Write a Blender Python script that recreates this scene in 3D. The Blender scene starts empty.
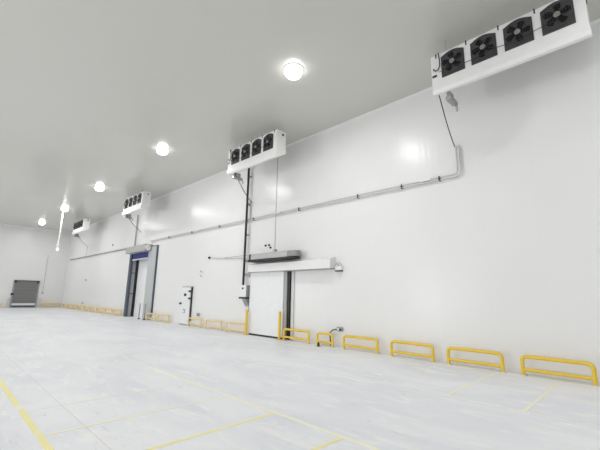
import bpy, bmesh, math, random
from mathutils import Vector, Matrix
random.seed(4)
SC = bpy.context.scene
COL = SC.collection
PI = math.pi

# ------------------------------------------------------------------ materials
def mat(name, color, rough=.5, metal=0, spec=.5, emit=None, strength=0, build=None):
    m = bpy.data.materials.new(name); m.use_nodes = True
    nt = m.node_tree; b = nt.nodes['Principled BSDF']
    b.inputs['Base Color'].default_value = (*color, 1)
    b.inputs['Roughness'].default_value = rough
    b.inputs['Metallic'].default_value = metal
    b.inputs['Specular IOR Level'].default_value = spec
    if emit:
        b.inputs['Emission Color'].default_value = (*emit, 1)
        b.inputs['Emission Strength'].default_value = strength
    if build: build(nt, b)
    else: wear(nt, b, color, rough)
    return m

def N(nt, t, **kw):
    n = nt.nodes.new(t)
    for k, v in kw.items():
        if k in n.inputs.keys() if hasattr(n.inputs, 'keys') else False: n.inputs[k].default_value = v
        else: setattr(n, k, v)
    return n

def wear(nt, b, color, rough):
    tc = N(nt, 'ShaderNodeTexCoord'); no = N(nt, 'ShaderNodeTexNoise'); no.inputs['Scale'].default_value = 6
    no.inputs['Detail'].default_value = 4
    mx = N(nt, 'ShaderNodeMix', data_type='RGBA')
    mx.inputs['A'].default_value = (*[c*.94 for c in color], 1)
    mx.inputs['B'].default_value = (*[min(1, c*1.05) for c in color], 1)
    nt.links.new(tc.outputs['Object'], no.inputs['Vector'])
    nt.links.new(no.outputs['Fac'], mx.inputs['Factor'])
    nt.links.new(mx.outputs['Result'], b.inputs['Base Color'])

PANEL_JOINTS = True
def panel_surface(axis, colA, colB, rough):
    """coated insulated metal sandwich panels: fine ribs and a joint every metre across AXIS"""
    def f(nt, b):
        L = nt.links.new
        tc = N(nt, 'ShaderNodeTexCoord'); sp = N(nt, 'ShaderNodeSeparateXYZ'); L(tc.outputs['Object'], sp.inputs[0])
        src = sp.outputs[axis]
        # joint every 1.15 m
        md = N(nt, 'ShaderNodeMath', operation='FRACT'); dv = N(nt, 'ShaderNodeMath', operation='DIVIDE')
        L(src, dv.inputs[0]); dv.inputs[1].default_value = 1.15; L(dv.outputs[0], md.inputs[0])
        sb = N(nt, 'ShaderNodeMath', operation='SUBTRACT'); L(md.outputs[0], sb.inputs[0]); sb.inputs[1].default_value = .5
        ab = N(nt, 'ShaderNodeMath', operation='ABSOLUTE'); L(sb.outputs[0], ab.inputs[0])
        mr = N(nt, 'ShaderNodeMapRange'); L(ab.outputs[0], mr.inputs[0])
        mr.inputs[1].default_value = .0; mr.inputs[2].default_value = .008; mr.inputs[3].default_value = 1; mr.inputs[4].default_value = 0
        # shallow ribs
        sc = N(nt, 'ShaderNodeMath', operation='MULTIPLY'); L(src, sc.inputs[0]); sc.inputs[1].default_value = 2*PI/.19
        si = N(nt, 'ShaderNodeMath', operation='SINE'); L(sc.outputs[0], si.inputs[0])
        no = N(nt, 'ShaderNodeTexNoise'); no.inputs['Scale'].default_value = .9; no.inputs['Detail'].default_value = 2
        L(tc.outputs['Object'], no.inputs['Vector'])
        h1 = N(nt, 'ShaderNodeMath', operation='MULTIPLY'); L(si.outputs[0], h1.inputs[0]); h1.inputs[1].default_value = .0006 if PANEL_JOINTS else .00004
        h2 = N(nt, 'ShaderNodeMath', operation='MULTIPLY'); L(mr.outputs[0], h2.inputs[0]); h2.inputs[1].default_value = -.0013 if PANEL_JOINTS else -.0003
        h3 = N(nt, 'ShaderNodeMath', operation='MULTIPLY'); L(no.outputs['Fac'], h3.inputs[0]); h3.inputs[1].default_value = .006
        a1 = N(nt, 'ShaderNodeMath', operation='ADD'); L(h1.outputs[0], a1.inputs[0]); L(h2.outputs[0], a1.inputs[1])
        a2 = N(nt, 'ShaderNodeMath', operation='ADD'); L(a1.outputs[0], a2.inputs[0]); L(h3.outputs[0], a2.inputs[1])
        bp = N(nt, 'ShaderNodeBump'); bp.inputs['Distance'].default_value = 1; bp.inputs['Strength'].default_value = .8
        L(a2.outputs[0], bp.inputs['Height']); L(bp.outputs[0], b.inputs['Normal'])
        mx = N(nt, 'ShaderNodeMix', data_type='RGBA'); mx.inputs['A'].default_value = (*colA, 1); mx.inputs['B'].default_value = (*colB, 1)
        L(no.outputs['Fac'], mx.inputs['Factor'])
        m2 = N(nt, 'ShaderNodeMix', data_type='RGBA'); m2.inputs['B'].default_value = (*[c*(.985 if PANEL_JOINTS else 1) for c in colA], 1)
        L(mr.outputs[0], m2.inputs['Factor']); L(mx.outputs['Result'], m2.inputs['A'])
        L(m2.outputs['Result'], b.inputs['Base Color'])
    return f

def floor_surface(nt, b):
    L = nt.links.new
    tc = N(nt, 'ShaderNodeTexCoord')
    def noise(scale, detail, rot, sx, sy, dist=0.):
        mp = N(nt, 'ShaderNodeMapping'); mp.inputs['Rotation'].default_value[2] = rot
        mp.inputs['Scale'].default_value = (sx, sy, 1)
        L(tc.outputs['Object'], mp.inputs['Vector'])
        n = N(nt, 'ShaderNodeTexNoise'); n.inputs['Scale'].default_value = scale; n.inputs['Detail'].default_value = detail
        n.inputs['Distortion'].default_value = dist
        L(mp.outputs[0], n.inputs['Vector']); return n.outputs['Fac']
    def ramp(src, p0, p1):
        r = N(nt, 'ShaderNodeMapRange'); r.interpolation_type = 'SMOOTHSTEP'; L(src, r.inputs[0])
        r.inputs[1].default_value = p0; r.inputs[2].default_value = p1; return r.outputs[0]
    big = ramp(noise(.35, 4, .4, 1, 2.2, .8), .35, .68)
    streak = ramp(noise(1.7, 8, -.6, .8, 2.8, 1.2), .5, .72)
    scuff = ramp(noise(5, 9, .9, .5, 1.6, 2.0), .60, .78)
    c = N(nt, 'ShaderNodeMix', data_type='RGBA')
    c.inputs['A'].default_value = (.83, .855, .91, 1); c.inputs['B'].default_value = (.93, .945, .98, 1); L(big, c.inputs['Factor'])
    d = N(nt, 'ShaderNodeMix', data_type='RGBA'); d.inputs['B'].default_value = (.98, .98, .985, 1)
    L(streak, d.inputs['Factor']); L(c.outputs['Result'], d.inputs['A'])
    e = N(nt, 'ShaderNodeMix', data_type='RGBA'); e.inputs['B'].default_value = (.62, .655, .72, 1)
    f = N(nt, 'ShaderNodeMath', operation='MULTIPLY'); L(scuff, f.inputs[0]); f.inputs[1].default_value = .5
    L(f.outputs[0], e.inputs['Factor']); L(d.outputs['Result'], e.inputs['A'])
    # saw-cut joints in the slab, every six metres
    sp = N(nt, 'ShaderNodeSeparateXYZ'); L(tc.outputs['Object'], sp.inputs[0])
    outs = []
    for ax, off, per in ((1, 1.55, 60.), (0, -60.0, 400.)):
        a = N(nt, 'ShaderNodeMath', operation='SUBTRACT'); L(sp.outputs[ax], a.inputs[0]); a.inputs[1].default_value = off-per/2
        q = N(nt, 'ShaderNodeMath', operation='DIVIDE'); L(a.outputs[0], q.inputs[0]); q.inputs[1].default_value = per
        w = N(nt, 'ShaderNodeMath', operation='FRACT'); L(q.outputs[0], w.inputs[0])
        s = N(nt, 'ShaderNodeMath', operation='SUBTRACT'); L(w.outputs[0], s.inputs[0]); s.inputs[1].default_value = .5
        t = N(nt, 'ShaderNodeMath', operation='ABSOLUTE'); L(s.outputs[0], t.inputs[0])
        g = N(nt, 'ShaderNodeMath', operation='LESS_THAN'); L(t.outputs[0], g.inputs[0]); g.inputs[1].default_value = .006/per
        outs.append(g.outputs[0])
    mx = N(nt, 'ShaderNodeMath', operation='MAXIMUM'); L(outs[0], mx.inputs[0]); L(outs[1], mx.inputs[1])
    mm = N(nt, 'ShaderNodeMath', operation='MULTIPLY'); L(mx.outputs[0], mm.inputs[0]); mm.inputs[1].default_value = .28
    j = N(nt, 'ShaderNodeMix', data_type='RGBA'); j.inputs['B'].default_value = (.35, .35, .36, 1)
    L(mm.outputs[0], j.inputs['Factor']); L(e.outputs['Result'], j.inputs['A'])
    L(j.outputs['Result'], b.inputs['Base Color'])
    rr = N(nt, 'ShaderNodeMapRange'); L(noise(2.5, 5, 0, 1, 1), rr.inputs[0]); rr.inputs[3].default_value = .34; rr.inputs[4].default_value = .56
    L(rr.outputs[0], b.inputs['Roughness'])

def tape(colA, colB, thr):
    def f(nt, b):
        L = nt.links.new
        tc = N(nt, 'ShaderNodeTexCoord'); n = N(nt, 'ShaderNodeTexNoise'); n.inputs['Scale'].default_value = 1.6; n.inputs['Detail'].default_value = 6
        L(tc.outputs['Object'], n.inputs['Vector'])
        r = N(nt, 'ShaderNodeMapRange'); L(n.outputs['Fac'], r.inputs[0]); r.inputs[1].default_value = thr; r.inputs[2].default_value = thr+.08
        m = N(nt, 'ShaderNodeMix', data_type='RGBA'); m.inputs['A'].default_value = (*colA, 1); m.inputs['B'].default_value = (*colB, 1)
        L(r.outputs[0], m.inputs['Factor']); L(m.outputs['Result'], b.inputs['Base Color'])
    return f

WALLA, WALLB = (.825, .825, .82), (.845, .845, .84)
M = {}
M['wall_x'] = mat('white coated wall panel', WALLA, .29, 0, .5, build=panel_surface(0, WALLA, WALLB, .3))
M['wall_y'] = mat('white coated wall panel end', WALLA, .3, 0, .5, build=panel_surface(1, WALLA, WALLB, .3))
PANEL_JOINTS = False
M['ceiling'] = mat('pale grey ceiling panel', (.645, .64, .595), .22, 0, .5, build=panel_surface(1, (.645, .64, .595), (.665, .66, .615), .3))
M['floor'] = mat('polished pale concrete', (.7, .7, .72), .4, 0, .4, build=floor_surface)
M['white'] = mat('white enamel', (.86, .86, .85), .35)
M['offwhite'] = mat('off white plastic', (.72, .72, .71), .45)
M['door_white'] = mat('white insulated door skin', (.86, .87, .88), .35)
M['trim'] = mat('pale pvc cove trim', (.80, .80, .78), .4)
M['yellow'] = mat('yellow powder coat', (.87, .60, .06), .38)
M['yellow_far'] = mat('hazed yellow powder coat', (.86, .66, .32), .45)  # near yellow paled in the colour, as haze and overexposure lighten the farther rails
M['black'] = mat('black plastic', (.012, .012, .013), .4)
M['dark'] = mat('dark fan mesh', (.06, .06, .063), .5, 0)
M['mesh'] = mat('dark grey fan mesh plate', (.045, .045, .046), .5)
M['blade'] = mat('black fan blade', (.004, .004, .004), .5, 0, .2)
M['hub'] = mat('grey fan hub', (.30, .30, .29), .4, .4)
M['steel'] = mat('galvanised steel', (.42, .42, .42), .35, .7)
M['zinc'] = mat('bright zinc pipe', (.68, .68, .68), .3, .35)
M['greymetal'] = mat('grey metal panel', (.36, .365, .37), .45, .2)
M['column'] = mat('light grey steel column cladding', (.50, .52, .525), .5)
M['jamb'] = mat('blue grey door jamb', (.085, .105, .135), .45, .2)
M['blue'] = mat('deep blue door curtain', (.012, .03, .22), .5)
M['hood'] = mat('grey beige roller hood', (.42, .42, .41), .5)
M['curtain'] = mat('air curtain casing', (.50, .50, .50), .4, .1)
M['rolldoor'] = mat('dark grey dock door slats', (.20, .205, .20), .6)
M['tape_yellow'] = mat('yellow floor tape', (.9, .8, .3), .5, build=tape((.98, .92, .46), (.97, .96, .90), .60))
M['tape_pale'] = mat('pale yellow floor tape', (.9, .86, .6), .5, build=tape((.98, .96, .76), (.97, .96, .90), .55))
M['tape_white'] = mat('white floor line', (.87, .87, .84), .5, build=tape((.95, .95, .90), (.88, .89, .90), .58))
M['lamp'] = mat('lit lamp diffuser', (1, 1, 1), .5, emit=(1, .995, .97), strength=4.5, build=lambda nt, b: None)
M['lens'] = mat('small lit lens', (1, 1, 1), .5, emit=(1, 1, 1), strength=1.5, build=lambda nt, b: None)

# ------------------------------------------------------------------ mesh building (world coordinates)
FIT = lambda v: v
class MB:
    def __init__(s): s.bm = bmesh.new()
    def box(s, x0, x1, y0, y1, z0, z1, bev=0):
        r = bmesh.ops.create_cube(s.bm, size=1)
        for v in r['verts']:
            v.co = Vector(((x0+x1)/2+v.co.x*(x1-x0), (y0+y1)/2+v.co.y*(y1-y0), (z0+z1)/2+v.co.z*(z1-z0)))
        if bev:
            ed = list({e for v in r['verts'] for e in v.link_edges})
            bmesh.ops.bevel(s.bm, geom=ed, offset=bev, segments=2, affect='EDGES', profile=.7)
        return s
    def prism(s, pts, axis, a, b):
        """polygon pts in the plane across AXIS, extruded from a to b"""
        def P(p, t):
            return {0: (t, p[0], p[1]), 1: (p[0], t, p[1]), 2: (p[0], p[1], t)}[axis]
        v0 = [s.bm.verts.new(P(p, a)) for p in pts]; v1 = [s.bm.verts.new(P(p, b)) for p in pts]
        s.bm.faces.new(v0); s.bm.faces.new(v1[::-1])
        n = len(pts)
        for i in range(n): s.bm.faces.new((v0[i], v1[i], v1[(i+1) % n], v0[(i+1) % n]))
        return s
    def tube(s, pts, r, seg=10, cap=True):
        pts = [Vector(p) for p in pts]; rings = []
        up = None
        for i, p in enumerate(pts):
            if i == 0: d = pts[1]-p
            elif i == len(pts)-1: d = p-pts[i-1]
            else: d = (pts[i+1]-p).normalized()+(p-pts[i-1]).normalized()
            d.normalize()
            if up is None:
                up = Vector((0, 0, 1)) if abs(d.z) < .9 else Vector((0, 1, 0))
            a = d.cross(up); 
            if a.length < 1e-4: a = d.cross(Vector((1, 0, 0)))
            a.normalize(); bb = d.cross(a).normalized(); up = -bb if (-bb).dot(up) > 0 else bb
            a = d.cross(up).normalized(); bb = a.cross(d).normalized(); up = bb
            rings.append([s.bm.verts.new(p+a*math.cos(2*PI*k/seg)*r+bb*math.sin(2*PI*k/seg)*r) for k in range(seg)])
        for i in range(len(rings)-1):
            for k in range(seg):
                s.bm.faces.new((rings[i][k], rings[i][(k+1) % seg], rings[i+1][(k+1) % seg], rings[i+1][k]))
        if cap: s.bm.faces.new(rings[0]); s.bm.faces.new(rings[-1][::-1])
        return s
    def lathe(s, prof, c, axis=2, seg=24):
        """prof: (radius, height) pairs; revolved about AXIS through c"""
        rings = []
        for rr, hh in prof:
            ring = []
            for k in range(seg):
                ca, sa = math.cos(2*PI*k/seg)*rr, math.sin(2*PI*k/seg)*rr
                o = {2: (ca, sa, hh), 1: (ca, hh, sa), 0: (hh, ca, sa)}[axis]
                ring.append(s.bm.verts.new(Vector(c)+Vector(o)))
            rings.append(ring)
        for i in range(len(rings)-1):
            for k in range(seg):
                s.bm.faces.new((rings[i][k], rings[i][(k+1) % seg], rings[i+1][(k+1) % seg], rings[i+1][k]))
        s.bm.faces.new(rings[0][::-1]); s.bm.faces.new(rings[-1])
        return s
    def build(s, name, material, parent=None, smooth=False):
        bmesh.ops.recalc_face_normals(s.bm, faces=s.bm.faces)
        me = bpy.data.meshes.new(name)
        o = bpy.data.objects.new(name, me); COL.objects.link(o)
        org = Vector((0, 0, 0))
        if parent is not None:
            o.parent = parent; p = parent
            while p is not None: org += p.location; p = p.parent
        for v in s.bm.verts: v.co = FIT(v.co)-org
        s.bm.to_mesh(me); s.bm.free()
        me.materials.append(material)
        if smooth:
            for f in me.polygons: f.use_smooth = True
            try: me.set_sharp_from_angle(angle=math.radians(40))
            except Exception: pass
        return o

def thing(name, loc, label, cat, group=None):
    o = bpy.data.objects.new(name, None); COL.objects.link(o); o.location = loc; o.empty_display_size = .2
    o['label'] = label; o['category'] = cat
    if group: o['group'] = group
    return o
def tag(o, label, cat, group=None):
    o['label'] = label; o['category'] = cat
    if group: o['group'] = group
    return o
def struct(o, label=None):
    o['kind'] = 'structure'
    if label: o['label'] = label
    return o
def copy_tree(root, loc):
    r = root.copy(); COL.objects.link(r); r.location = loc
    for ch in list(root.children):
        c = ch.copy(); COL.objects.link(c); c.parent = r
        for g in list(ch.children):
            d = g.copy(); COL.objects.link(d); d.parent = c
    return r

# ------------------------------------------------------------------ the hall
XL, XR, Y0, Y1, H = -43.3, 9.0, -16.0, 9.503, 7.75
RX0, RX1, RZ, RY = -25.75, -22.95, 4.3, 9.95           # recess of the fast roll door
struct(MB().box(XL-.3, XR+.3, Y0-.3, Y1+1.2, -.25, 0).build('floor', M['floor']), 'pale polished concrete floor of the hall')
struct(MB().box(XL-.3, XR+.3, Y0-.3, Y1+1.2, H, H+.25).build('ceiling', M['ceiling']), 'pale grey panelled ceiling')
w = MB().box(XL-.3, RX0, Y1, Y1+.7, 0, H).box(RX1, XR+.3, Y1, Y1+.7, 0, H).box(RX0, RX1, Y1, Y1+.7, RZ, H).box(RX0-.2, RX1+.2, Y1+.7, Y1+.95, 0, RZ+.2)
struct(w.build('wall_right', M['wall_x']), 'long white panelled wall with coolers')
struct(MB().box(XL-.3, XL, Y0, Y1, 0, H).build('wall_far', M['wall_y']), 'white panelled end wall')
struct(MB().box(XR, XR+.3, Y0, Y1, 0, H).build('wall_near', M['wall_y']))
DOORS = [(.4, 3.8), (-17.6, -14.2), (-37.0, -33.6)]; DZ = 3.6             # unseen doorways: first inferred from wall shadows, others added to brighten the far end
w = MB(); xs = XL
for a, b in sorted(DOORS): w.box(xs, a, Y0-.3, Y0, 0, H).box(a, b, Y0-.3, Y0, DZ, H); xs = b
w.box(xs, XR, Y0-.3, Y0, 0, H)
struct(w.build('wall_left', M['wall_x']))
for k, (a, b) in enumerate(DOORS):
    struct(MB().box(a-.12, a, Y0-.3, Y0+.03, 0, DZ+.12).box(b, b+.12, Y0-.3, Y0+.03, 0, DZ+.12).box(a, b, Y0-.3, Y0+.03, DZ, DZ+.12).build('door_%d' % (k+1), M['greymetal']))
    al = bpy.data.lights.new('daylight_fill', 'AREA'); al.shape = 'RECTANGLE'; al.size = b-a-.1; al.size_y = DZ-.1
    al.energy = (300, 420, 480)[k]; al.color = (.985, .99, 1.0)  # fill through the unseen doorways, the farther two added for brightness
    ao = bpy.data.objects.new('daylight_fill', al); COL.objects.link(ao); ao.location = ((a+b)/2, Y0-.15, DZ/2); ao.rotation_euler = (PI/2, 0, 0)
# pale cove where ceiling meets walls
struct(MB().prism([(Y1, H), (Y1-.05, H), (Y1, H-.05)], 0, XL, XR).build('trim_1', M['trim']))
struct(MB().prism([(XL, H), (XL+.05, H), (XL, H-.05)], 1, Y0, Y1).build('trim_2', M['trim']))
struct(MB().box(XL, RX0-.3, Y1-.03, Y1, 0, .07).box(-21.7, XR, Y1-.03, Y1, 0, .07).build('baseboard_right', M['trim']))
struct(MB().box(XL, XL+.03, Y0, 5.15, 0, .07).box(XL, XL+.03, 7.65, Y1, 0, .07).build('baseboard_far', M['trim']))

# ------------------------------------------------------------------ floor markings
def line(x0, x1, y0, y1, m, label, group, h=.003):
    o = MB().box(x0, x1, y0, y1, 0.0005, h).build('floor_line', m)
    tag(o, label, 'floor line', group)
T = .052
line(-10.5, 1.5, 1.06, 1.13, M['tape_yellow'], 'wide worn yellow floor line crossing the lower left corner', 'lines of the marked bays', .004)
line(-8.2, 1.5, 3.575, 3.625, M['tape_pale'], 'long pale yellow floor line running down the middle of the floor to the bottom edge', 'lines of the marked bays', .004)
line(-9.5, 2.5, 6.30, 6.345, M['tape_white'], 'long white floor line nearest the row of yellow rails, parallel to the wall', 'lines of the marked bays', .004)
line(-9.5, 2.5, 9.13, 9.19, M['tape_white'], 'white floor line right at the feet of the yellow rails', 'lines of the marked bays', .004)
for x, m, lb in ((-6.27, 'tape_white', 'faint white cross line, farthest of those between the two long yellow lines'),
                 (-5.12, 'tape_pale', 'pale yellow cross line meeting the wide yellow line at lower left'),
                 (-3.96, 'tape_yellow', 'yellow cross line reaching the bottom edge left of centre'),
                 (-2.79, 'tape_yellow', 'short yellow cross line at the bottom edge, nearest of all')):
    line(x-T/2, x+T/2, 1.145, 3.575, M[m], lb, 'cross lines between the long yellow lines')
for x, m, lb in ((-3.98, 'tape_white', 'faint white cross line in front of the third yellow rail from the right'),
                 (-2.73, 'tape_pale', 'pale cross line on the floor in front of the second yellow rail from the right'),
                 (-1.59, 'tape_pale', 'pale yellow cross line in front of the rightmost yellow rail')):
    line(x-T/2, x+T/2, 6.345, 9.0, M[m], lb, 'cross lines by the rails')

# ------------------------------------------------------------------ ceiling lamps
def make_lamp(x, y):
    t = thing('ceiling_lamp', (x, y, H), 'round lit ceiling lamp', 'lamp', 'round lamps along the ceiling')
    MB().lathe([(.27, 0), (.27, -.02), (.24, -.03)], (x, y, H), 2, 28).build('lamp_ring', M['white'], t, True)
    MB().lathe([(.22, -.031), (.235, -.09), (.225, -.16), (.18, -.22), (.10, -.25), (.03, -.257)], (x, y, H), 2, 28).build('diffuser', M['lamp'], t, True)
    return t
lamp = make_lamp(-6.38, 6.08)
def lamp_light(x, y):
    l = bpy.data.lights.new('lamp_light', 'AREA'); l.shape = 'DISK'; l.size = .4; l.energy = 66; l.color = (1, .99, .97)
    o = bpy.data.objects.new('lamp_light', l); COL.objects.link(o); o.location = (x, y, H-.262)
lamp_light(-6.38, 6.08)
lamp['label'] = 'round lit ceiling lamp, nearest and largest, left of the big cooler'
for x, lb in ((-14.5, 'round lit ceiling lamp, second nearest, above the cooler in the middle'),
              (-22.9, 'round lit ceiling lamp, third, left of the small cooler over the blue door'),
              (-31.0, 'round lit ceiling lamp with the white drop rod beside it'),
              (-39.1, 'round lit ceiling lamp farthest away by the end wall')):
    l = copy_tree(lamp, (x, 6.08, H)); l['label'] = lb; lamp_light(x, 6.08)
l = copy_tree(lamp, (1.8, 6.08, H)); l['label'] = 'round lit ceiling lamp right of the biggest cooler, beyond the frame'; lamp_light(1.8, 6.08)
for y in (-3.9, -13.6):
    for x in ((1.8, -6.38, -14.5, -22.9, -31.0) if y > -10 else (1.8, -6.38, -14.5, -22.9)):
        l = copy_tree(lamp, (x, y, H)); l['label'] = 'round lit ceiling lamp in the rows left of the view'; lamp_light(x, y)

# ------------------------------------------------------------------ unit coolers
def make_cooler(X, label):
    """four-fan unit cooler whose left end stands at X"""
    yf, yb, zt = 7.75, 8.2, 7.43
    t = thing('unit_cooler', (X, yf, 6.36), label, 'cooler', 'four-fan coolers hung along the long wall')
    h = MB().prism([(yf, 6.58), (yf, zt-.02), (yf+.02, zt), (yb, zt), (yb, 6.66), (yf+.03, 6.5)], 0, X, X+2.98)
    h.build('housing', M['white'], t)
    # drip tray, wider and tapering below
    MB().prism([(yf-.045, 6.47), (yf-.045, 6.57), (yf-.02, 6.585), (yf+.05, 6.585), (yb+.01, 6.80), (yb+.01, 6.62), (yb-.02, 6.60), (yf+.03, 6.375), (yf-.02, 6.39)], 0, X+.02, X+2.99).build('drip_tray', M['white'], t)
    for k in range(4):
        x0 = X+.25+k*.675; x1 = x0+.53; xc = (x0+x1)/2; z0, z1 = 6.755, 7.29; zc = 7.06
        pts = [(x0, z0), (x1, z0), (x1, z1)]
        for i in range(1, 8):
            a = i/8; pts.append((x1-.03-(x1-x0-.06)*a, z1+.085*math.sin(PI*a)**.8))
        pts.append((x0, z1))
        sh = MB().prism(pts, 1, yf-.02, yf+.0).build('fan_shroud', M['mesh'], t)
        MB().prism([(xc+.245*math.cos(2*PI*i/32), zc+.245*math.sin(2*PI*i/32)) for i in range(32)], 1, yf-.026, yf-.021).build('fan_opening', M['dark'], sh)
        f = MB()
        for q in range(5):
            a = 2*PI*q/5+.5+k*.35
            c, s_ = math.cos(a), math.sin(a)
            def R(u, v): return (xc+u*c-v*s_, zc+u*s_+v*c)
            poly = [R(.05, -.035), R(.13, -.075), R(.215, -.075), R(.232, .0), R(.20, .06), R(.12, .035), R(.05, .03)]
            v0 = [f.bm.verts.new((p[0], yf-.045-.016*((i in (1, 2, 0))), p[1])) for i, p in enumerate(poly)]
            v1 = [f.bm.verts.new((v.co.x, v.co.y+.006, v.co.z)) for v in v0]
            f.bm.faces.new(v0); f.bm.faces.new(v1[::-1])
            for i in range(7): f.bm.faces.new((v0[i], v1[i], v1[(i+1) % 7], v0[(i+1) % 7]))
        f.build('fan_blades', M['blade'], sh)
        MB().lathe([(.06, 0), (.06, -.045), (.045, -.06)], (xc, yf-.022, zc), 1, 16).build('fan_hub', M['hub'], sh, True)
        g = MB()
        for rr in (.10, .15, .20, .25):
            g.tube([(xc+rr*math.cos(2*PI*i/28), yf-.072, zc+rr*math.sin(2*PI*i/28)) for i in range(29)], .0022, 4)
        for i in range(4):
            a = PI*i/4+.2
            g.tube([(xc-.255*math.cos(a), yf-.070, zc-.255*math.sin(a)), (xc+.255*math.cos(a), yf-.070, zc+.255*math.sin(a))], .0025, 4)
        g.build('fan_guard', M['dark'], sh)
    for k in range(5):
        xx = X+.16+k*.675 if k else X+.13
        MB().box(xx-.012, xx+.012, yf-.012, yf+.05, zt-.10, zt+.012).build('cable_clip', M['black'], t)
    MB().tube([(X+.20, yf-.03, zt+.005), (X+.22, yf-.035, 7.25), (X+.22, yf-.035, 7.08), (X+.18, yf-.035, 6.99), (X+.11, yf-.035, 6.98), (X+.07, yf-.035, 7.02), (X+.07, yf-.03, 7.06)], .013, 8).build('looped_cable', M['black'], t, True)
    MB().tube([(X+.22, yf-.08, 6.88)]+[(X+.22+2.3*i/12, yf-.08, 6.90+.03*math.sin(i*1.3)-.035*math.sin(PI*i/12)) for i in range(1, 13)]+[(X+2.6, yf-.03, 7.15)], .007, 6).build('fan_cable', M['black'], t, True)
    MB().box(X+.02, X+.13, yf-.012, yf+.002, 6.84, 6.89).build('name_plate', M['black'], t)
    MB().lathe([(.045, 0), (.045, .012)], (X+2.98, yf+.30, 7.30), 0, 14).build('end_port', M['black'], t)
    for dx in (.35, 2.63):                      # threaded hangers up to the ceiling
        for yy in (yf+.07, yb-.07):
            MB().tube([(X+dx, yy, zt-.01), (X+dx, yy, H)], .006, 6).build('hanger_rod', M['steel'], t)
    # drain box under the tray
    d = MB().box(X+.27, X+.40, yf+.06, yf+.48, 6.19, 6.28, .01).box(X+.29, X+.33, yf+.10, yf+.42, 6.26, 6.47)
    d.tube([(X+.34, yf+.40, 6.24), (X+.34, yf+.52, 6.20), (X+.34, yf+.55, 6.08)], .03, 10)
    d.build('drain_outlet', M['steel'], t, True)
    return t
coolers = [(-3.24, 'large white four-fan cooler at upper right, nearest of all'),
           (-11.9, 'white four-fan cooler in the middle, above the sliding door'),
           (-23.55, 'small white four-fan cooler, third away, above the blue roller door'),
           (-35.25, 'smallest white four-fan cooler, farthest, near the end wall')]
c0 = make_cooler(*coolers[0])
for x, lb in coolers[1:]:
    c = copy_tree(c0, (x, 7.75, 6.36)); c['label'] = lb

# heater cables slung from each cooler to the wall, with the drop to the trunking
def cable(x0, x1, xt, zt, lb, r=.014):
    a, b = Vector((x0, 7.80, 6.37)), Vector((x1, 9.485, 5.68))
    pts = []
    for i in range(13):
        s_ = i/12; p = a.lerp(b, s_); p.z -= .10*math.sin(PI*s_); pts.append(p)
    tag(MB().tube(pts, r, 6).build('slung_cable', M['black'], None, True), lb, 'cable', 'cables slung from coolers to wall')
cable(-3.11, -3.44, 0, 0, 'thin black cable slung from the largest cooler to the wall', .012)
cable(-11.42, -12.47, 0, 0, 'thin dark cable slung from the middle cooler to the wall', .016)
cable(-23.0, -24.7, 0, 0, 'thin cable slung from the cooler above the blue door', .013)
cable(-34.2, -36.9, 0, 0, 'thin cable slung from the farthest cooler', .013)
def drop(x, z0, z1, r, lb):
    o = MB().tube([(x, 9.43, z0), (x, 9.43, z1)], r, 8).build('drop_pipe', M['steel'], None, True)
    tag(o, lb, 'pipe', 'drops from coolers to the trunking')
drop(-12.48, 5.70, 4.93, .016, 'short thin drop pipe beside the black standpipe above the trunking')
drop(-25.5, 7.0, 4.63, .045, 'grey drop pipe between the third cooler and the roller door hood')
drop(-36.88, 5.70, 4.79, .014, 'thin drop pipe under the farthest cooler')

# ------------------------------------------------------------------ conduit along the wall
t = thing('wall_conduit', (-3.42, 9.44, 4.87), 'long grey twin conduit run along the long wall with riser under the largest cooler', 'conduit')
MB().tube([(-3.40, 9.43, 5.69), (-3.40, 9.43, 5.02), (-3.43, 9.43, 4.94), (-3.52, 9.43, 4.91)]+[(x, 9.43, 4.91) for x in (-6, -9, -12, -16, -20, -22.9)], .024, 8).build('upper_pipe', M['zinc'], t, True)
MB().tube([(-3.33, 9.43, 5.69), (-3.33, 9.43, 4.95), (-3.37, 9.43, 4.87), (-3.47, 9.43, 4.84)]+[(x, 9.43, 4.84) for x in (-6, -9, -12, -16, -20, -22.9)], .024, 8).build('lower_pipe', M['zinc'], t, True)
for x in (-3.9, -5.05, -6.65, -9.4, -12.2, -14.9, -17.6, -20.3):
    MB().box(x-.018, x+.018, 9.40, 9.5, 4.81, 4.94).build('clamp', M['black'], t)
for x in (-4.3, -10.6, -17.0):
    MB().box(x-.16, x+.16, 9.385, 9.47, 4.88, 4.945, .01).build('coupling', M['white'], t)
t = thing('wall_conduit', (-26.9, 9.44, 4.73), 'dark conduit run on the long wall left of the blue roller door', 'conduit')
MB().tube([(-26.1, 9.44, 4.72), (-42.3, 9.44, 4.77)], .05, 8).build('pipe', M['greymetal'], t, True)
for x in (-29, -34, -39):
    MB().box(x-.03, x+.03, 9.39, 9.5, 4.68, 4.80).build('clamp', M['greymetal'], t)

# black standpipe to the control box
t = thing('standpipe', (-12.7, 9.4, 1.9), 'tall black vertical pipe on the wall from middle cooler down to control box', 'pipe')
MB().tube([(-12.62, 9.35, 7.7), (-12.62, 9.35, 2.004)], .05, 12).build('pipe', M['black'], t, True)
for z in (6.9, 5.6, 4.2, 3.05, 2.45):
    MB().box(-12.70, -12.54, 9.38, 9.5, z-.03, z+.03).build('pipe_clip', M['steel'], t)

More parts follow.
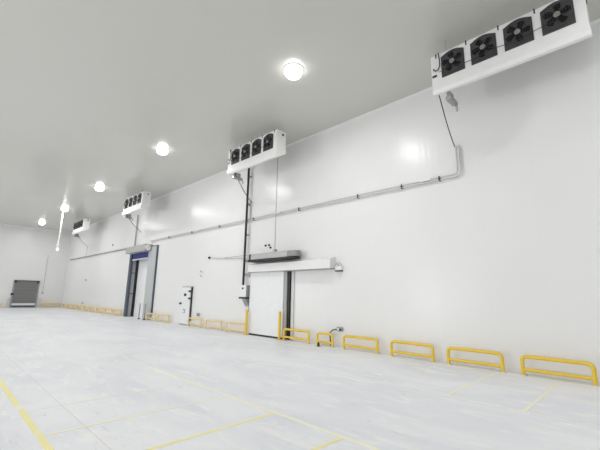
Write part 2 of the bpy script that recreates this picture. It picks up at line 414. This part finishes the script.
# control box beside the sliding door
t = thing('control_box', (-12.4, 9.3, 1.45), 'white and grey control box beside the sliding door under the black pipe', 'control box')
MB().box(-12.62, -12.22, 9.2, 9.5, 1.5, 2.0, .015).build('cabinet', M['white'], t)
MB().box(-12.215, -12.2, 9.22, 9.48, 1.5, 1.98).build('side_panel', M['greymetal'], t)
MB().box(-12.65, -12.2, 9.17, 9.5, 1.43, 1.5).build('base_lip', M['black'], t)
MB().prism([(9.22, 1.43), (9.5, 1.43), (9.5, 1.12), (9.42, 1.12)], 0, -12.5, -12.24).build('cable_funnel', M['greymetal'], t)
MB().lathe([(.04, 0), (.04, -.03)], (-12.42, 9.2, 1.86), 1, 14).build('push_button', M['black'], t)
MB().tube([(-12.3, 9.45, 1.14), (-12.3, 9.45, .9)], .02, 8).build('cable_tail', M['greymetal'], t)

# ------------------------------------------------------------------ sliding cold-room door
t = thing('sliding_door', (-11, 9.35, 0), 'white insulated sliding door with long top rail cover and black gasket edge', 'sliding door')
leaf = MB().box(-12.08, -10.06, 9.33, 9.43, .07, 2.58, .01).build('door_leaf', M['door_white'], t)
MB().box(-12.06, -10.07, 9.34, 9.42, .004, .07).build('bottom_seal', M['black'], leaf)
MB().box(-12.14, -12.085, 9.34, 9.5, .02, 2.5).build('side_post', M['offwhite'], t)
MB().box(-10.055, -9.90, 9.36, 9.5, .02, 2.5).build('strike_post', M['hood'], t)
MB().box(-9.895, -9.78, 9.40, 9.5, .02, 2.5).build('edge_gasket', M['black'], t)
MB().box(-9.755, -9.62, 9.455, 9.5, .02, 2.5).build('frame_strip', M['offwhite'], t)
cv = MB().prism([(9.2, 2.53), (9.2, 2.84), (9.46, 2.92), (9.5, 2.92), (9.5, 2.53)], 0, -12.15, -7.66).build('rail_cover', M['white'], t)
MB().box(-12.15, -7.67, 9.205, 9.5, 2.505, 2.53).build('bottom_lip', M['greymetal'], cv)
es = MB().box(-7.6, -7.34, 9.40, 9.5, 2.46, 2.60, .01).build('end_stop', M['white'], t)
MB().box(-7.6, -7.34, 9.39, 9.5, 2.42, 2.455).build('stop_base', M['black'], es)
for cx in (-7.54, -7.40):
    MB().tube([(cx+.055*math.cos(a*PI/8), 9.42, 2.60+.11*math.sin(a*PI/8)) for a in range(9)], .008, 6).build('wire_loop', M['steel'], es, True)
mt = MB().box(-12.4, -12.16, 9.3, 9.5, 2.42, 2.52, .01).box(-12.3, -12.18, 9.28, 9.5, 2.34, 2.40).build('motor_bracket', M['steel'], t)

# ------------------------------------------------------------------ air curtain over the door
t = thing('air_curtain', (-10.6, 9.2, 3.0), 'grey air curtain unit with rounded ends above the sliding door', 'air curtain')
MB().prism([(9.0, 3.02), (9.0, 3.2), (9.04, 3.24), (9.38, 3.24), (9.42, 3.2), (9.42, 3.02)], 0, -11.72, -9.55).build('casing', M['curtain'], t)
def stad(x0, x1, side):
    pts = [(x0, 9.01), (x0, 9.41), (x1, 9.41)]
    pts += [(x1+(.26*math.cos(a) if side > 0 else -.26*math.cos(a)), 9.21+.2*math.sin(a)) for a in [PI/2-PI*i/12 for i in range(1, 12)]]
    pts += [(x1, 9.01)]
    return pts
MB().prism(stad(-9.54, -9.38, 1), 2, 3.03, 3.235).build('end_cap', M['hub'], t, True)
MB().prism(stad(-11.86, -11.9, -1), 2, 3.03, 3.235).build('end_cap', M['curtain'], t, True)
MB().box(-11.855, -11.73, 9.005, 9.415, 3.025, 3.238).build('joint_band', M['black'], t)
MB().box(-11.95, -9.6, 9.03, 9.4, 2.93, 3.018).prism(stad(-9.62, -9.42, 1), 2, 2.94, 3.024).build('nozzle', M['black'], t)
for x in (-11.3, -10.85, -9.9):
    MB().box(x-.03, x+.03, 9.2, 9.5, 3.24, 3.27).build('bracket', M['steel'], t)
o = MB().tube([(-10.35, 9.1, 7.75), (-10.35, 9.1, 3.27)], .014, 6).build('suspension_wire', M['greymetal'])
tag(o, 'thin vertical wire dropping from the ceiling to the air curtain', 'wire')
o = MB().box(-10.42, -10.28, 9.04, 9.16, 3.27, 3.36, .01).build('wire_anchor', M['steel']); tag(o, 'small steel anchor on the air curtain at the foot of the wire', 'anchor')
for (x, z), lb in zip([(-11.37, 3.63), (-11.15, 3.63), (-11.06, 3.52)], ['leftmost of three small dark wall plugs above the air curtain', 'middle of three small dark wall plugs above the air curtain', 'lowest small wall plug above the air curtain, nearest the wire']):
    o = MB().lathe([(.04, 0), (.04, -.05), (.02, -.07)], (x, 9.5, z), 1, 12).build('wall_plug', M['black']); tag(o, lb, 'wall plug', 'small plugs above the air curtain')
# stay rods running left
t = thing('stay_rod', (-15.69, 9.45, 3.38), 'pair of thin stay rods with black end knob left of the air curtain', 'rod')
MB().lathe([(.055, 0), (.06, -.05), (.03, -.1)], (-15.69, 9.5, 3.38), 1, 14).build('knob', M['black'], t, True)
MB().tube([(-15.62, 9.45, 3.37), (-12.15, 9.43, 3.1)], .012, 6).build('rod', M['steel'], t)
MB().tube([(-14.3, 9.45, 3.29), (-12.1, 9.43, 3.3)], .012, 6).build('rod', M['steel'], t)

# ------------------------------------------------------------------ small personnel door
t = thing('service_door', (-17.6, 9.42, 0), 'narrow white service door with black hinges and gasket', 'door')
MB().box(-18.08, -17.2, 9.40, 9.5, .06, 1.93, .008).build('door_leaf', M['door_white'], t)
MB().box(-17.19, -17.125, 9.44, 9.5, .25, 1.93).build('side_gasket', M['black'], t)
MB().box(-18.12, -17.08, 9.40, 9.5, 1.935, 1.965).build('head_trim', M['greymetal'], t)
MB().box(-18.1, -17.15, 9.38, 9.5, .0, .055).build('threshold', M['greymetal'], t)
for z in (1.72, 1.36):
    MB().box(-17.34, -17.12, 9.36, 9.40, z-.045, z+.045, .01).build('hinge', M['black'], t)
MB().prism([(-17.72+.13*math.cos(2*PI*i/20), 1.54+.075*math.sin(2*PI*i/20)) for i in range(20)], 1, 9.385, 9.402).build('oval_plate', M['black'], t)
hp = MB().box(-18.2, -18.04, 9.33, 9.42, 1.04, 1.13, .01).build('handle', M['black'], t)
fr = MB().box(-17.83, -17.62, 9.385, 9.402, .60, .80, .005).build('warning_plate', M['greymetal'], t)
MB().box(-17.80, -17.65, 9.378, 9.386, .63, .74).build('plate_face', M['white'], fr)

def socket(x, z, lb):
    t = thing('wall_socket', (x, 9.46, z), lb, 'wall socket', 'small sockets low on the wall')
    MB().box(x-.10, x+.10, 9.42, 9.5, z-.06, z+.07, .012).build('housing', M['greymetal'], t)
    MB().box(x-.07, x-.005, 9.408, 9.42, z-.03, z+.03).build('cover', M['white'], t)
    MB().box(x+.02, x+.08, 9.405, 9.42, z-.05, z+.02).build('outlet', M['black'], t)
    return t
socket(-16.38, .58, 'small grey wall socket just right of the service door')
s2 = socket(-7.45, .56, 'small black and white wall socket between second and third rails right of the sliding door')
MB().tube([(-7.56, 9.44, .55), (-7.70, 9.40, .52), (-7.80, 9.38, .43), (-7.82, 9.42, .2), (-7.82, 9.44, .02)], .018, 8).build('plug_cord', M['black'], s2, True)
for z, lb in ((2.70, 'upper of two tiny wall hooks left of the control box'), (2.49, 'lower of two tiny wall hooks left of the control box')):
    o = MB().tube([(-16.46, 9.5, z+.03), (-16.42, 9.42, z+.045), (-16.34, 9.42, z+.02), (-16.31, 9.47, z-.04)], .018, 6).build('wall_hook', M['greymetal'], None, True)
    tag(o, lb, 'hook', 'tiny hooks on the wall')
for x, z, lb in ((-30.2, 5.27, 'tiny dark wall plug high up left of the roller door hood'), (-36.16, 2.62, 'tiny dark wall plug halfway up between roller door and corner'), (-36.1, .62, 'tiny dark plug just above the far row of rails')):
    o = MB().lathe([(.055, 0), (.055, -.05), (.03, -.07)], (x, 9.5, z), 1, 12).build('wall_plug', M['black']); tag(o, lb, 'wall plug')
t = thing('door_stop', (-8.0, 9.04, 0), 'small black rubber stop on the floor before the second rail', 'door stop')
MB().lathe([(.055, 0), (.055, .02), (.04, .04), (.035, .11), (.02, .13)], (-8.0, 9.04, 0), 2, 14).build('rubber_body', M['black'], t, True)
MB().lathe([(.075, 0), (.075, .008), (.056, .012)], (-8.0, 9.04, 0), 2, 16).build('base_disc', M['greymetal'], t, True)

# ------------------------------------------------------------------ blue roller door
t = thing('roller_door', (-24.3, 9.5, 0), 'tall blue-topped roller door in grey steel surround', 'roller door')
MB().box(-22.95, -21.83, 9.40, 9.5, 0, 4.50, .01).build('right_column', M['column'], t)
MB().box(-21.83, -21.74, 9.42, 9.5, .3, 4.53).box(-22.95, -21.74, 9.42, 9.5, 4.505, 4.55).build('edge_trim', M['jamb'], t)
MB().box(-26.05, -25.75, 9.38, 9.5, 0, 4.25, .01).build('left_column', M['jamb'], t)
lj = MB().box(-25.745, -25.70, 9.38, 10.18, 0.003, 4.25).build('left_jamb', M['jamb'], t)
MB().box(-25.70, -25.66, 9.52, 9.72, .03, 1.5).box(-25.70, -25.66, 9.52, 9.72, 1.56, 2.9).box(-25.70, -25.66, 9.52, 9.72, 2.96, 3.8).build('guide_panel', M['greymetal'], lj)
MB().box(-25.70, -25.62, 9.74, 9.80, 0.003, 3.9).build('guide_rail', M['black'], lj)
MB().box(-25.60, -22.96, 9.88, 9.96, 0.003, 3.98).build('door_panel', M['door_white'], t)
MB().box(-22.97, -22.95, 9.5, 10.18, 0.003, 4.25).build('right_jamb', M['greymetal'], t)
bl = MB().box(-25.68, -22.98, 9.44, 9.50, 3.86, 4.28).build('curtain', M['blue'], t)
MB().box(-25.6, -22.98, 9.42, 9.49, 3.76, 3.855).build('bottom_bar', M['offwhite'], bl)
pts = [(9.38, 4.20), (8.98, 4.20), (8.96, 4.24), (8.96, 4.60), (8.99, 4.64), (9.38, 4.64)]
MB().prism(pts, 0, -25.75, -22.58).box(-25.75, -22.6, 9.37, 9.5, 4.26, 4.62).build('roller_hood', M['hood'], t)
MB().lathe([(.19, 0), (.19, .02), (.16, .04), (.05, .045)], (-22.58, 9.17, 4.43), 0, 24).build('hood_end_cap', M['white'], t, True)
for x, lb in ((-22.95, 'left of the two thin grey bollards before the roller door'), (-22.15, 'right of the two thin grey bollards before the roller door')):
    b = thing('thin_bollard', (x, 9.2, 0), lb, 'bollard', 'thin grey bollards at the roller door')
    MB().tube([(x, 9.2, .01), (x, 9.2, .95)], .035, 10).build('post', M['greymetal'], b, True)
    MB().lathe([(.08, 0.001), (.08, .05), (.036, .06)], (x, 9.2, 0), 2, 14).build('foot', M['black'], b, True)

# ------------------------------------------------------------------ guard rails
def arc(cx, cz, r, a0, a1, n=6): return [(cx+r*math.cos(a0+(a1-a0)*i/n), cz+r*math.sin(a0+(a1-a0)*i/n)) for i in range(n+1)]
def rail(p0, p1, label, group, m, r=.040, h=.435):
    p0, p1 = Vector(p0), Vector(p1); L = (p1-p0).length; d = (p1-p0)/L
    t = thing('guard_rail', (*p0, 0), label, 'guard rail', group)
    P = [(0, .012), (0, h-.1-r)]+arc(.1, h-.1-r, .1, PI, PI/2)[1:]+arc(L-.1, h-.1-r, .1, PI/2, 0)+[(L, .012)]
    W3 = lambda u, z: (p0.x+d.x*u, p0.y+d.y*u, z)
    MB().tube([W3(*q) for q in P], r, 12).build('hoop', m, t, True)
    MB().tube([W3(.02, .125), W3(L-.02, .125)], r*.9, 12).build('lower_bar', m, t, True)
    for u in (0, L):
        c = W3(u, 0); MB().box(c[0]-.07, c[0]+.07, c[1]-.07, c[1]+.07, .001, .014, .003).build('foot_plate', M['offwhite'], t)
    return t
NG, MG, FG, EG = 'yellow rails right of the sliding door', 'yellow rails left of the sliding door', 'row of rails left of the roller door', 'rails by the end wall'
near = [(-10.0, -8.69, 'low yellow rail immediately right of the sliding door post'),
        (-8.35, -7.63, 'short yellow rail, narrowest, second right of the sliding door'),
        (-7.23, -5.94, 'low yellow rail third right of the sliding door, right of the wall socket'),
        (-5.55, -4.28, 'low yellow rail, third from the right'),
        (-3.94, -2.65, 'low yellow rail, second from the right'),
        (-2.31, -1.02, 'low yellow rail, rightmost and largest')]
for a, b, lb in near: rail((a*.991+.03, 9.255), (b*.991-.03, 9.255), lb, NG, M['yellow'])
for a, b, lb in ((-17.0, -15.8, 'low rail just right of the service door'), (-15.32, -14.03, 'low rail midway between service door and control box'),
                 (-13.6, -12.3, 'low rail joined to the left yellow post')):
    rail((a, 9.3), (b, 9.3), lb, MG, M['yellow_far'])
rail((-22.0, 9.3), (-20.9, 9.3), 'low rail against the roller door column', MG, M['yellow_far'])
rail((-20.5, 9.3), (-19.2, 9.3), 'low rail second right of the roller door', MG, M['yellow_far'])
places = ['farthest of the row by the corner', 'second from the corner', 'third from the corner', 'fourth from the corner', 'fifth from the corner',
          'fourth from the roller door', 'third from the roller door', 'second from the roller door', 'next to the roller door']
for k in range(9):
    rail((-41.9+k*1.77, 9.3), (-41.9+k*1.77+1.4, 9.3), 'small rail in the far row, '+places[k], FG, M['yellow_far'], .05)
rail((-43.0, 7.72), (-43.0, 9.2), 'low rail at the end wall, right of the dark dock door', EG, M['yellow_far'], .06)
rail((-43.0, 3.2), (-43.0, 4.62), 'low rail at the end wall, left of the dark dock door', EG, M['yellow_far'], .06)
for x, lb in ((-12.08, 'thin yellow post at the left side of the sliding door'), (-10.07, 'thin yellow post at the right side of the sliding door')):
    b = thing('yellow_post', (x, 9.2, 0), lb, 'post', 'yellow posts flanking the sliding door')
    MB().tube([(x, 9.2, .01), (x, 9.2, .97)], .05, 14).build('post', M['yellow'], b, True)
    MB().lathe([(.05, 0), (.047, .02), (.03, .035), (.01, .04)], (x, 9.2, .97), 2, 14).build('cap', M['yellow'], b, True)
    MB().box(x-.08, x+.08, 9.12, 9.28, .001, .015).build('foot_plate', M['yellow'], b)

# ------------------------------------------------------------------ end wall: dock door
FIT = lambda v: Vector((v.x+1.7, v.y*.962, v.z*.985))
t = thing('dock_door', (-43.3, 6.32, 0), 'dark grey dock door in the white end wall', 'dock door')
d = MB()
for k in range(6): d.box(-44.97, -44.90, 5.62, 7.52, .42+k*.345, .42+k*.345+.342, .002)
d.build('slats', M['rolldoor'], t)
MB().box(-44.985, -44.86, 5.52, 5.62, 0, 2.56).build('side_frame', M['greymetal'], t)
MB().box(-44.985, -44.86, 7.52, 7.62, 0, 2.56).build('side_frame', M['greymetal'], t)
MB().box(-44.985, -44.86, 5.52, 7.62, 2.50, 2.60).build('head_frame', M['jamb'], t)
MB().box(-44.97, -44.88, 5.64, 7.50, .22, .41).build('bottom_panel', M['white'], t)
MB().box(-44.97, -44.87, 5.64, 7.50, .03, .21).build('threshold_flap', M['jamb'], t)
MB().box(-44.90, -44.80, 5.42, 5.66, 1.18, 1.36, .01).build('latch', M['black'], t)
for y in (5.58, 7.40): MB().box(-44.90, -44.84, y, y+.16, 2.36, 2.52).build('corner_block', M['black'], t)
for y, lb in ((5.3, 'left'), (7.85, 'right')):
    o = MB().prism([(y-.08, 0), (y+.08, 0), (y+.05, .9), (y-.05, .9)], 0, -44.95, -44.80).build('dock_guide', M['offwhite'])
    tag(o, 'pale upright door guide at the %s foot of the dock door' % lb, 'door guide', 'guides beside the dock door')
o = MB().box(-45, -44.9, 7.93, 8.07, 1.36, 1.50, .01).build('push_switch', M['greymetal']); tag(o, 'tiny dark switch on the end wall right of the dock door', 'switch')
o = MB().tube([(-44.97, 8.0, 1.5), (-44.97, 8.0, 5.2)], .014, 6).build('switch_cable', M['hood']); tag(o, 'thin cable running up the end wall from the switch', 'cable')

FIT = lambda v: v
# ------------------------------------------------------------------ drop rod from the ceiling
t = thing('drop_rod', (-31.4, 6.08, H), 'white drop rod hanging from the ceiling with bright small fitting', 'hanging rod')
MB().lathe([(.12, 0), (.12, -.02), (.06, -.05)], (-31.4, 6.08, H), 2, 16).build('ceiling_plate', M['white'], t, True)
MB().tube([(-31.4, 6.08, H), (-31.4, 6.08, 5.2)], .045, 12).build('rod', M['white'], t, True)
f = MB().lathe([(.07, 0), (.07, -.12), (.10, -.2), (.10, -.42), (.07, -.46)], (-31.4, 6.08, 5.2), 2, 18).build('fitting', M['white'], t, True)
MB().lathe([(.05, -.46), (.075, -.50), (.08, -.56), (.06, -.61), (.03, -.63)], (-31.4, 6.08, 5.2), 2, 18).build('lens', M['lens'], f, True)

# ------------------------------------------------------------------ camera, world, view
cf = Vector((-.0, 0, 0)); pi_, ya, ro, fp = .196439, .779964, .0189586, 355.4434
cf = Vector((-math.sin(ya)*math.cos(pi_), math.cos(ya)*math.cos(pi_), math.sin(pi_)))
r = Vector((math.cos(ya), math.sin(ya), 0)); u = r.cross(cf)
r2 = r*math.cos(ro)+u*math.sin(ro); u2 = r2.cross(cf)
cam = bpy.data.cameras.new('camera'); co = bpy.data.objects.new('camera', cam); COL.objects.link(co)
mw = Matrix((r2, u2, -cf)).transposed().to_4x4(); mw.translation = Vector((0, 0, 1.6)); co.matrix_world = mw
cam.sensor_width = 36; cam.lens = fp/600*36; cam.clip_end = 300; cam.clip_start = .05
SC.camera = co
wd = bpy.data.worlds.new('world'); SC.world = wd; wd.use_nodes = True
wd.node_tree.nodes['Background'].inputs[0].default_value = (.8, .85, .9, 1); wd.node_tree.nodes['Background'].inputs[1].default_value = .02
vs = SC.view_settings; vs.view_transform = 'Standard'; vs.look = 'None'; vs.gamma = 1; vs.use_curve_mapping = False; vs.exposure = 0.54
